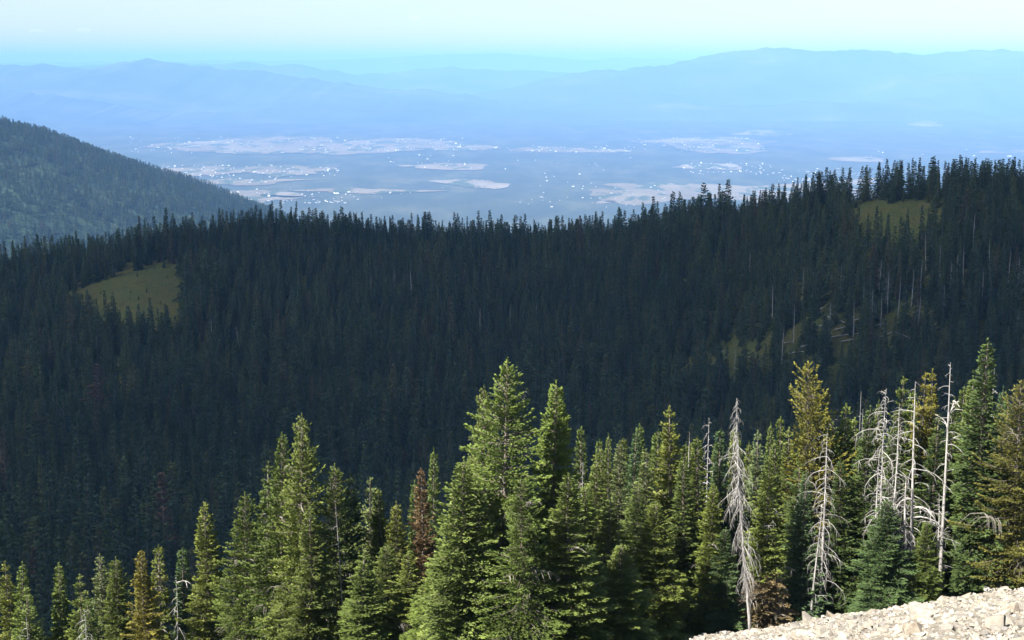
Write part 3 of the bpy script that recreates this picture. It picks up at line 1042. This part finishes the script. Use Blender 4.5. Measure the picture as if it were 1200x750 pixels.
LEFTROW = ('slender sunlit fir in the low row below the broad twin-topped group', 'low row of firs beside the broad group')
DENSE = ('narrow fir in the close-packed stand between the largest fir and the weeping snag', 'close-packed firs beside the central fir')
RIGHT = ('narrow fir standing among the bleached snags at the edge of the rocks', 'firs among the bleached snags')
LOWC = ('fir in the gap between the broad twin-topped group and the largest fir', 'firs in the gap beside the central fir')
TREES = [
    # px, py, distance, radius, prototype, tint, label
    (12, 659, 66, 1.4, 1, 'o', LEFTROW), (25, 664, 63, 1.3, 0, 'l', LEFTROW), (34, 690, 60, 1.2, 8, 'l', LEFTROW),
    (67, 664, 64, 1.35, 0, 'l', LEFTROW), (93, 677, 62, 1.3, 8, 'l', LEFTROW), (110, 705, 58, 1.3, 1, 'g', LEFTROW),
    (122, 653, 64, 1.5, 1, 'p', LEFTROW), (137, 654, 62, 1.5, 9, 'g', LEFTROW),
    (166, 648, 60, 1.45, 2, 'y', 'small golden-yellow fir in the low row of green firs'),
    (183, 641, 63, 1.35, 6, 'o', 'brownish thin-needled fir standing right behind the golden-yellow fir'),
    (213, 645, 64, 1.3, 5, 'b', 'bluish slim fir between the golden-yellow fir and a broader pale one'),
    (240, 592, 61, 1.75, 2, 'o', 'olive-tinged conical fir with a rusty tip rising above the low row'),
    (280, 582, 58, 1.9, 3, 'g', 'tall full fir standing at the foot of the twin-topped fir group'),
    (308, 548, 60, 1.5, 1, 'g', 'small-headed fir tucked against the flank of the twin-topped group'),
    (321, 513, 57, 1.85, 3, 'g', 'lower of the two neighbouring tops in the broad fir group'),
    (348, 490, 56, 1.9, 3, 'l', 'tallest fir of the broad twin-topped group, dense with spreading boughs'),
    (360, 597, 52, 1.5, 2, 'g', 'shorter fir growing in front of the twin-topped group'),
    (392, 548, 56, 1.8, 4, 'g', 'broad fir with a bare pale stick poking from its side'),
    (405, 560, 57, 1.5, 1, 'd', 'dark fir pressed close behind the fir with the bare stick'),
    (433, 565, 60, 1.3, 8, 'p', 'pale grey-green fir with a blunt top in the gap between fir groups'),
    (446, 578, 58, 1.3, 2, 'o', LOWC), (466, 592, 57, 1.5, 9, 'o', LOWC), (482, 567, 62, 1.2, 0, 'g', LOWC), (455, 640, 53, 1.5, 9, 'g', LOWC), (478, 650, 52, 1.5, 2, 'l', LOWC), (425, 650, 51, 1.5, 1, 'g', LOWC),
    (498, 553, 57, 1.15, 'rust', 'r', 'dying fir with rust-red top and bare grey lower branches'),
    (510, 532, 64, 1.2, 0, 'g', 'slim green fir right behind the rust-red dying fir'),
    (505, 655, 50, 1.5, 9, 'l', LOWC),
    (584, 427, 48, 2.5, 4, 'l', 'largest fir, towering over the whole stand, dense with dead twigs below'),
    (568, 458, 50, 1.45, 3, 'g', 'second spire growing against the flank of the towering central fir'),
    (545, 540, 47, 1.9, 9, 'l', 'pale lower fir filling the skirt of the towering central fir'),
    (640, 450, 50, 1.75, 9, 'l', 'pointed conical fir next to the towering central fir, nearly as tall'),
    (612, 560, 46, 1.8, 4, 'g', 'shadowy fir between the towering central fir and its pointed neighbour'),
    (665, 560, 47, 1.7, 2, 'g', 'dark-sided fir at the foot of the pointed conical fir'),
    (676, 505, 60, 1.1, 5, 'g', 'small slim fir just past the pointed conical fir'),
    (698, 533, 58, 1.3, 1, 'l', DENSE), (708, 528, 63, 1.2, 0, 'g', DENSE), (722, 519, 60, 1.3, 0, 'p', DENSE), (731, 516, 66, 1.1, 5, 'g', DENSE), (741, 506, 62, 1.25, 0, 'b', DENSE), (749, 502, 66, 1.15, 5, 'l', DENSE), (757, 530, 57, 1.3, 1, 'p', DENSE), (771, 506, 60, 1.3, 0, 'g', DENSE),
    (790, 480, 58, 1.6, 1, 'o', 'tallest spire of the close-packed stand, olive green and sharply pointed'),
    (805, 540, 56, 1.4, 0, 'g', DENSE), (820, 515, 58, 1.4, 0, 'g', DENSE), (846, 506, 60, 1.2, 5, 'b', DENSE), (859, 504, 61, 1.25, 0, 'l', DENSE), (690, 570, 53, 1.5, 9, 'l', DENSE), (745, 570, 54, 1.5, 9, 'g', DENSE), (715, 590, 52, 1.5, 2, 'l', DENSE), (770, 590, 52, 1.6, 9, 'o', DENSE), (728, 640, 49, 1.5, 9, 'l', DENSE), (835, 570, 55, 1.3, 2, 'o', DENSE), (690, 640, 48.5, 1.6, 3, 'g', DENSE),
    (700, 520, 66, 1.0, 5, 'g', DENSE), (715, 512, 70, 1.0, 0, 'l', DENSE), (763, 513, 66, 1.0, 5, 'l', DENSE), (780, 516, 63, 1.0, 5, 'g', DENSE), (797, 522, 62, 1.05, 0, 'l', DENSE), (812, 524, 64, 1.0, 5, 'o', DENSE), (838, 516, 64, 1.0, 0, 'g', DENSE), (868, 516, 63, 1.0, 5, 'g', DENSE), (880, 522, 62, 1.05, 0, 'l', DENSE),
    (905, 500, 66, 1.05, 0, 'l', RIGHT), (918, 493, 66, 1.0, 5, 'g', RIGHT), (940, 500, 66, 1.0, 0, 'g', RIGHT), (967, 491, 66, 1.05, 5, 'l', RIGHT), (985, 490, 67, 1.0, 0, 'g', RIGHT), (1003, 493, 64, 1.0, 5, 'l', RIGHT), (1030, 472, 63, 1.0, 0, 'g', RIGHT), (1068, 462, 64, 1.05, 5, 'l', RIGHT), (1120, 470, 63, 1.0, 0, 'g', RIGHT), (1136, 458, 63, 1.0, 5, 'l', RIGHT), (1156, 470, 61, 1.0, 0, 'g', RIGHT),
    (850, 620, 54.5, 1.1, 9, 'b', 'small bluish fir growing under the weeping bleached snag'),
    (890, 508, 60, 1.2, 1, 'p', 'pale green fir directly behind the weeping bleached snag'),
    (903, 540, 54.5, 1.35, 'skirt', 'o', 'fir with green top and brown dead skirt at the rock edge'),
    (954, 430, 60, 2.0, 7, 'y', 'golden broad-crowned conifer with an uneven rounded top, tallest near the snags'),
    (925, 505, 62, 1.4, 1, 'l', RIGHT), (912, 520, 58, 1.3, 0, 'g', RIGHT), (975, 500, 60, 1.4, 9, 'l', RIGHT), (994, 478, 61, 1.5, 1, 'l', RIGHT), (985, 540, 56, 1.3, 0, 'd', RIGHT), (1021, 480, 56, 1.35, 0, 'd', RIGHT), (1010, 510, 59, 1.2, 0, 'g', RIGHT), (948, 555, 55.5, 1.2, 0, 'b', RIGHT), (935, 545, 57, 1.2, 8, 'd', RIGHT),
    (1058, 447, 60, 1.3, 8, 'g', RIGHT), (1048, 500, 58, 1.2, 0, 'd', RIGHT), (1100, 490, 57, 1.35, 1, 'd', RIGHT), (1115, 500, 58, 1.2, 5, 'd', RIGHT), (1128, 458, 59, 1.2, 5, 'g', RIGHT),
    (1085, 441, 61, 1.2, 8, 'y', 'shorter of two yellow-green firs rising between two bleached snags'),
    (1094, 437, 62, 1.2, 1, 'y', 'taller of two yellow-green firs rising between two bleached snags'),
    (1043, 587, 54, 1.35, 9, 'b', 'young bushy green fir growing at the very edge of the rocks'),
    (1087, 612, 54, .95, 9, 'g', 'small narrow young fir at the rock edge below a bark-shedding snag'),
    (1142, 445, 57, 1.4, 0, 'g', 'shorter spire leaning close to the tallest dark fir by the rocks'),
    (1150, 440, 59, 1.2, 5, 'd', 'thin spire half hidden behind the tallest dark fir by the rocks'),
    (1163, 402, 55, 1.7, 0, 'd', 'tallest dark green fir beside the rocks, a clean sharp spire'),
    (1184, 470, 58, 1.4, 1, 'b', 'bluish fir squeezed between the sharp dark spire and an ochre conifer'),
    (1178, 520, 56, 1.2, 8, 'g', RIGHT),
    (1204, 452, 54, 1.6, 7, 'k', 'ochre-brown bushy conifer with a grey trunk base at the rock edge'),
    (1216, 500, 56, 1.5, 9, 'o', 'olive fir just behind the ochre-brown bushy conifer'),
]
HUE = dict(g='mid-green', d='dark green', b='bluish', o='olive', y='yellowish', p='pale grey-green', l='light green')
for t in TREES:
    lab = t[6]
    if isinstance(lab, str):
        place_fir(*t[:6], lab)
    else:
        place_fir(*t[:6], HUE[t[5]] + ' ' + lab[0], lab[1] + ', ' + HUE[t[5]])

# more sunlit firs filling the steep slope behind
fx = np.array([t[0] for t in TREES]); cnt = 0
fills = np.random.default_rng(99)
grid = [(x, y) for y in np.arange(66, 150, 5.5) for x in np.arange(-.42 * y - 6, .42 * y + 6, 4.2)]
fills.shuffle(grid)
for (x, y) in grid:
    x += fills.uniform(-1.6, 1.6); y += fills.uniform(-2, 2)
    z = gz(x, y)
    h = fills.uniform(7.5, 12.5)
    px, py = project(x, y, z + h)
    env_ = float(np.interp(px, ENV_X, ENV_Y))
    if py < env_ + 4:
        _, py_b = project(x, y, z)
        h = h * (py_b - env_ - 4) / (py_b - py)
        px, py = project(x, y, z + h)
    if h < 4.5 or py > 770 or px < -40 or px > 1240:
        continue
    cnt += 1
    if cnt > 60:
        break
    ft = str(fills.choice(list('ggldbpo')))
    place_fir(px, py, y, fills.uniform(1.05, 1.55), int(fills.choice([0, 1, 5, 8, 9])), ft, HUE[ft] + ' sunlit fir half hidden behind the front trees on the steep slope', 'half-hidden sunlit firs, ' + HUE[ft])

# bleached dead trees
SN = 'dead_tree'


def place_snag(px, py, Y, label, seed, group=None, base_px=None, **kw):
    P = at(px, py, Y)
    x0 = P[0] if base_px is None else at(base_px, 600, Y)[0]
    z0 = gz(x0, Y)
    H = P[2] - z0
    lean = ((P[0] - x0) / H, 0)
    T, B = snag_geo(seed, H, lean=lean, **kw)
    e = empty(SN, (x0, Y, z0 - .05), label, 'dead tree', group)
    link('trunk', T.mesh('snag_trunk', [M_SNAG], True), e)
    link('branches', B.mesh('snag_branches', [M_SNAG]), e, kind='stuff')
    return e


place_snag(873, 466, 53.5, 'tall bleached snag with a mass of drooping bare branches like hanging hair', 61, base_px=884, r0=0.068, nb=170, L=1.05, droop=.5, t0=.24, curve=.02, twig=6, up=-.75, thin=.7)
place_snag(807, 506, 61, 'thin bare white pole snag standing above the close-packed firs', 62, r0=0.054, nb=14, L=.45, droop=.3, t0=.45, curve=.004)
place_snag(830, 490, 60, 'white snag with short curling branches standing above the close-packed firs', 63, base_px=832, r0=0.068, nb=40, L=.9, droop=.8, t0=.45, curve=.008, twig=3)
place_snag(968, 505, 55, 'grey snag with fine drooping twigs and charred lower trunk at the rock edge', 64, r0=0.068, nb=90, L=1.15, droop=.8, up=-.3, thin=.7, t0=.25, curve=.005, twig=4)
place_snag(938, 570, 56, 'short grey-white snag between the brown-skirted fir and the golden conifer', 65, r0=0.068, nb=40, L=.8, droop=.8, t0=.2, curve=.01, twig=3)
place_snag(1008, 457, 62, 'thin straight grey spike rising alone above the dark firs', 66, r0=0.041, nb=10, L=.25, droop=.2, t0=.5, curve=.003)
place_snag(1013, 478, 61, 'shorter grey spike beside the thin straight one', 67, r0=0.041, nb=12, L=.35, droop=.3, t0=.5, curve=.004)
place_snag(1041, 455, 55.2, 'bleached snag with a bushy arched head of drooping dead branches', 68, base_px=1038, r0=0.068, nb=110, L=1.25, droop=1.2, t0=.35, curve=.012, twig=4, up=.15)
place_snag(1052, 528, 54.6, 'low bleached snag with stubby broken limbs in front of the bushy-headed one', 69, base_px=1047, r0=0.068, nb=26, L=.6, droop=.5, t0=.3, curve=.01, twig=2)
place_snag(1032, 545, 54.4, 'slim pale snag with short side stubs behind the young bushy fir', 70, base_px=1029, r0=0.061, nb=18, L=.55, droop=.1, t0=.3, curve=.008, twig=1, up=.3)
place_snag(1076, 445, 54.8, 'tall leaning white snag with long sinuous limbs and a dark peeling base', 71, base_px=1071, r0=0.088, nb=46, L=1.05, droop=.6, t0=.25, curve=.006, twig=3, big=((.42, .3, 1.6, .2, .9), (.5, 3.3, 1.3, .1, 1.0), (.46, -.5, 1.4, .3, 1.1), (.33, 2.8, 1.1, .2, 1.0)))
place_snag(1111, 423, 55.4, 'white snag with one long limb arching out sideways near its top', 72, base_px=1106, r0=0.088, nb=34, L=.75, droop=.4, t0=.45, curve=.005, twig=2, big=((.77, .05, 1.35, 1.15, .95), (.74, 2.9, .8, .9, .4), (.68, .4, .9, .6, .6)))
place_snag(1170, 432, 60, 'small twisted snag with curling top behind the sharp dark spire', 73, base_px=1172, r0=0.061, nb=46, L=.75, droop=.9, t0=.55, curve=.02, twig=3, up=.2)
place_snag(1135, 468, 60.5, 'dead grey snag with tangled side branches between firs by the sharp spire', 74, r0=0.061, nb=36, L=.8, droop=.6, t0=.5, curve=.015, twig=3)
place_snag(42, 718, 57, 'small pale snag at the end of the low fir row', 75, r0=0.041, nb=18, L=.6, droop=.6, t0=.4, twig=2)
place_snag(89, 712, 56, 'pale snag with splayed thin branches between two low firs', 76, r0=0.048, nb=44, L=.9, droop=1.0, t0=.4, twig=4)
place_snag(198, 672, 60, 'small bleached snag with bent top beside the golden-yellow fir', 77, base_px=195, r0=0.041, nb=24, L=.7, droop=.7, t0=.5, curve=.02, twig=2, big=((.95, 0, .7, .2, .5),))
place_snag(686, 540, 54, 'short bleached snag with bent white branches at the foot of the slim fir', 78, r0=0.048, nb=30, L=.8, droop=.7, t0=.6, curve=.01, twig=3)
place_snag(392, 585, 53, 'bare pale stick of a dead top leaning out of the broad fir', 79, base_px=402, r0=0.034, nb=8, L=.4, droop=.2, t0=.6, curve=.004)

place_snag(1047, 472, 55.2, 'thin bleached snag close beside the bushy-headed one, side twigs hanging', 80, base_px=1050, r0=.07, nb=60, L=.95, droop=.9, t0=.3, curve=.015, twig=4, thin=.8)
place_snag(1066, 560, 54.3, 'tangled grey-brown dead tree at the foot of the tall leaning snag', 81, base_px=1070, r0=.09, nb=110, L=.75, droop=.7, t0=.1, curve=.02, twig=5, thin=.7, up=-.2)
place_snag(1098, 575, 54.6, 'low dead tree with crooked crossing limbs beside the small young fir', 82, base_px=1094, r0=.06, nb=44, L=.85, droop=.3, t0=.3, curve=.03, twig=4, thin=.8, up=.2)
place_snag(912, 575, 54.4, 'thin grey dead tree leaning beside the brown-skirted fir', 83, base_px=920, r0=.05, nb=50, L=.7, droop=.7, t0=.2, curve=.02, twig=4, thin=.7)
place_snag(958, 590, 54.6, 'slight silvery dead tree at the rock edge below the golden conifer', 84, base_px=955, r0=.05, nb=44, L=.7, droop=.8, t0=.2, curve=.02, twig=4, thin=.7)

# ------------------------------------------------------------------ the rocky slope in the corner
RV = []
for i in range(14):
    bm = bmesh.new()
    rr = np.random.default_rng(700 + i)
    ax = np.array([rr.uniform(.8, 1.25), rr.uniform(.6, 1.0), rr.uniform(.32, .62)])
    for q in range(15):
        v = rr.normal(0, 1, 3); v /= np.linalg.norm(v)
        v = np.sign(v) * np.abs(v) ** .6
        bm.verts.new(v * ax * .5 * rr.uniform(.75, 1.1))
    res = bmesh.ops.convex_hull(bm, input=bm.verts[:])
    bmesh.ops.delete(bm, geom=[v for v in bm.verts if not v.link_faces], context='VERTS')
    bmesh.ops.triangulate(bm, faces=bm.faces[:])
    bm.normal_update()
    me = bpy.data.meshes.new('rock')
    bm.to_mesh(me); bm.free()
    me.materials.append(M_ROCK)
    RV.append((me, np.array([v.co[:] for v in me.vertices]), np.array([list(p.vertices) for p in me.polygons])))


def talus_ok(x, y):
    """stones cover the knoll up to its brink; ragged border"""
    return (x > 2.7 + .09 * y + 1.1 * VN(x / 2 + 5, y / 2)) & (y < 53.6 + .8 * VN(x / 1.5, y / 1.5 + 40)) & (y > 3)


xs = np.linspace(-2, 34, 121); ys_ = np.linspace(3, 56, 150)
XX, YY = np.meshgrid(xs, ys_)
ZZ = ground_z(XX, YY) + .05 + .05 * fbm(XX * 1.3, YY * 1.3, 3)
edge = np.where(talus_ok(XX, YY), 0, -.5)
ZZ = ZZ + edge
V = np.stack([XX, YY, ZZ], -1).reshape(-1, 3)
n = len(xs)
a = np.arange(len(ys_) - 1)[:, None] * n + np.arange(n - 1)[None]
F = np.stack([a, a + 1, a + 1 + n, a + n], -1).reshape(-1, 4)
M_SCREE, _, _ = simple_mat('gritty_soil', [(0.3, (0.10, 0.088, 0.07)), (0.6, (0.21, 0.185, 0.145)), (0.75, (0.30, 0.265, 0.21))], 6.0)
talus = link('rocky_slope', mesh_np('rocky_slope', V, F, [M_SCREE], np.full(len(V), .3), smooth=True), kind='structure')

rk = np.random.default_rng(31)
n_try = 60000
x = rk.uniform(0, 26, n_try); y = 53.8 - 36 * rk.random(n_try) ** 1.0
z = ground_z(x, y)
px, py = project(x, y, z)
m = talus_ok(x, y) & (px > 800) & (px < 1290) & (py < 800) & (py > 600)
x, y, z, px, py = x[m], y[m], z[m], px[m], py[m]
size = .055 * (1 - rk.random(len(x)) * .985) ** -.42
size = np.clip(size * 1.0 * rk.uniform(.75, 1.35, len(x)), .045, .50)
order = np.argsort(-size / y)
# hand-placed larger stones seen in the photograph: px, py, size
BIG = [(848, 746, .55), (946, 727, .75), (975, 726, .6), (1046, 708, .62), (1068, 745, .8), (1080, 728, 1.0), (1106, 696, .6), (1130, 692, .75), (1160, 688, .55), (1178, 694, .7), (1048, 729, .35), (1165, 741, .9), (1110, 745, .6), (1185, 722, .7), (1140, 710, .5), (1000, 740, .6), (930, 736, .45), (1020, 716, .5), (1095, 712, .5), (900, 743, .45)]
rocks = []
for (bx, by, s) in BIG:
    g = hit_ground(bx, by, 20, 60)
    if g is None:
        g = (at(bx, by, 53)[0], 53.0)
    rocks.append((g[0], g[1], s * .78))
taken = order[:280]
for i in taken:
    rocks.append((x[i], y[i], size[i] * 1.15))
for i, (rx, ry, s) in enumerate(rocks):
    o = link('rock', RV[int(rk.integers(0, 14))][0], talus)
    o.location = (rx, ry, gz(rx, ry) + .05 + s * .12)
    o.rotation_euler = (-.3 + rk.normal(0, .25), .12 + rk.normal(0, .25), rk.uniform(0, 6.28))
    s2 = s * rk.uniform(.85, 1.2)
    o.scale = (s2, s2 * rk.uniform(.8, 1.1), s2 * rk.uniform(.8, 1.15))
G = Geo()
for i in order[280:13000]:
    me, Vr, Fr = RV[int(rk.integers(0, 14))]
    q = Matrix.Rotation(rk.uniform(0, 6.28), 3, 'Z') @ Matrix.Rotation(rk.normal(0, .4), 3, 'X')
    Vq = (Vr * size[i] * np.array([1, 1, rk.uniform(.8, 1.3)])) @ np.array(q).T
    G.add(Vq + np.array([x[i], y[i], z[i] + .05 + size[i] * .10]), Fr, rk.random())
rb = link('rubble', G.mesh('rubble', [M_ROCK]), talus, kind='stuff')

# ------------------------------------------------------------------ clouds
mc, nt, b = new_mat('cloud_white')
b.inputs['Base Color'].default_value = (.85, .86, .88, 1)
b.inputs['Roughness'].default_value = 1
b.inputs['Specular IOR Level'].default_value = 0
tb = N(nt, 'ShaderNodeBsdfTranslucent'); tb.inputs[0].default_value = (.85, .86, .88, 1)
ms = N(nt, 'ShaderNodeMixShader'); ms.inputs[0].default_value = .5
nt.links.new(b.outputs[0], ms.inputs[1]); nt.links.new(tb.outputs[0], ms.inputs[2])
nt.links.new(ms.outputs[0], nt.nodes['Material Output'].inputs[0])
CH = 1300.0
shift = SUN / SUN.z * (CH + 150)
bm = bmesh.new()
bmesh.ops.create_icosphere(bm, subdivisions=3, radius=1)
IV = np.array([v.co[:] for v in bm.verts]); IF = np.array([[v.index for v in f.verts] for f in bm.faces])
bm.free()
nr, ns = 60, 200
rho = np.linspace(0, 1, nr)[1:]
th = np.linspace(0, 2 * np.pi, ns, endpoint=False)
edge_r = 1 + .05 * VN(4 + 2.5 * np.cos(th), 4 + 2.5 * np.sin(th)) + .05 * VN(20 + 8 * np.cos(th), 20 + 8 * np.sin(th))
cxs = (rho[:, None] * edge_r[None] * np.cos(th)[None] * 1350); cys = (rho[:, None] * edge_r[None] * np.sin(th)[None] * 980)
puff = fbm(cxs / 170 + 3, cys / 170 + 8, 4)
cap = np.sqrt(np.clip(1 - rho ** 2.5, 0, 1))[:, None]
top = cap * (110 + 55 * puff) + 4
bot = -cap * (30 + 14 * fbm(cxs / 120 + 30, cys / 120, 3)) - 4
Vt = np.stack([cxs, cys, top], -1).reshape(-1, 3); Vb = np.stack([cxs, cys, bot], -1).reshape(-1, 3)
nv = len(Vt)
V = np.vstack([Vt, Vb, [[0, 0, 115], [0, 0, -34]]])
F = []
for i in range(nr - 2):
    for q in range(ns):
        a0, a1 = i * ns + q, i * ns + (q + 1) % ns
        b0, b1 = a0 + ns, a1 + ns
        F += [(a0, b0, b1), (a0, b1, a1), (nv + a0, nv + b1, nv + b0), (nv + a0, nv + a1, nv + b1)]
for q in range(ns):
    q1 = (q + 1) % ns
    e0, e1 = (nr - 2) * ns + q, (nr - 2) * ns + q1
    F += [(2 * nv, q, q1), (2 * nv + 1, nv + q1, nv + q), (e0, nv + e0, nv + e1), (e0, nv + e1, e1)]
G = Geo()
G.add(V + np.array([shift.x, 1200 + shift.y, CH]), F)
tp = N(nt, 'ShaderNodeBsdfTransparent')
gp = N(nt, 'ShaderNodeNewGeometry')
thin = N(nt, 'ShaderNodeMapRange')
nt.links.new(noise_tex(nt, .004, 4, .6, gp.outputs['Position']), thin.inputs[0])
thin.inputs[1].default_value = .35
thin.inputs[2].default_value = .68
thin.inputs[3].default_value = .18
thin.inputs[4].default_value = .52
m2 = N(nt, 'ShaderNodeMixShader')
nt.links.new(thin.outputs[0], m2.inputs[0]); nt.links.new(ms.outputs[0], m2.inputs[1]); nt.links.new(tp.outputs[0], m2.inputs[2])
nt.links.new(m2.outputs[0], nt.nodes['Material Output'].inputs[0])
co = link('cloud', G.mesh('cloud', [mc], True), kind='stuff')
set_thing(co, 'broad flat white cloud overhead that shades the forested mountainside', 'cloud')

mv = bpy.data.materials.new('thin_cloud')
mv.use_nodes = True
nt = mv.node_tree
nt.nodes.remove(nt.nodes['Principled BSDF'])
pv = N(nt, 'ShaderNodeVolumePrincipled')
pv.inputs['Color'].default_value = (.98, .98, .98, 1)
pv.inputs['Density'].default_value = 0.00035
nt.links.new(pv.outputs[0], nt.nodes['Material Output'].inputs['Volume'])
for (px, py, w, h) in [(486, 21, 16, 7), (528, 19, 12, 5), (541, 26, 12, 3), (42, 36, 22, 5), (98, 35, 22, 6)]:
    c = at(px, py, 45000)
    nn = np.array([mnoise.noise(Vector(v * 1.8) + Vector((px, 0, 0))) for v in IV])
    s = 45000 / F_PX
    Vc = IV * (1 + .3 * nn)[:, None] * np.array([w * s / 2, w * s / 2.4, h * s / 2])
    o = link('cloud', mesh_np('wisp', Vc, IF, [mv], smooth=True))
    o.location = c
    set_thing(o, 'faint small wisp of cloud in the pale sky above the far hills', 'cloud', 'wisps of cloud')

# ------------------------------------------------------------------ haze
mh = bpy.data.materials.new('valley_haze')
mh.use_nodes = True
nt = mh.node_tree
nt.nodes.remove(nt.nodes['Principled BSDF'])
pv = N(nt, 'ShaderNodeVolumePrincipled')
pv.inputs['Color'].default_value = (.27, .525, 1.0, 1)
pv.inputs['Density'].default_value = 4.6e-5
pv.inputs['Anisotropy'].default_value = -0.3
nt.links.new(pv.outputs[0], nt.nodes['Material Output'].inputs['Volume'])
X1, Y0, Y1, Z0, Z1 = 62000, -400, 80000, VALLEY - 60, 430
V = [(-X1, Y0, Z0), (X1, Y0, Z0), (X1, Y1, Z0), (-X1, Y1, Z0), (-X1, Y0, Z1), (X1, Y0, Z1), (X1, Y1, Z1), (-X1, Y1, Z1)]
F = [(0, 3, 2, 1), (4, 5, 6, 7), (0, 1, 5, 4), (1, 2, 6, 5), (2, 3, 7, 6), (3, 0, 4, 7)]
hz_ = link('haze', mesh_np('haze', V, F, [mh]), kind='stuff')
set_thing(hz_, 'pale blue haze filling the air over the valley', 'haze')
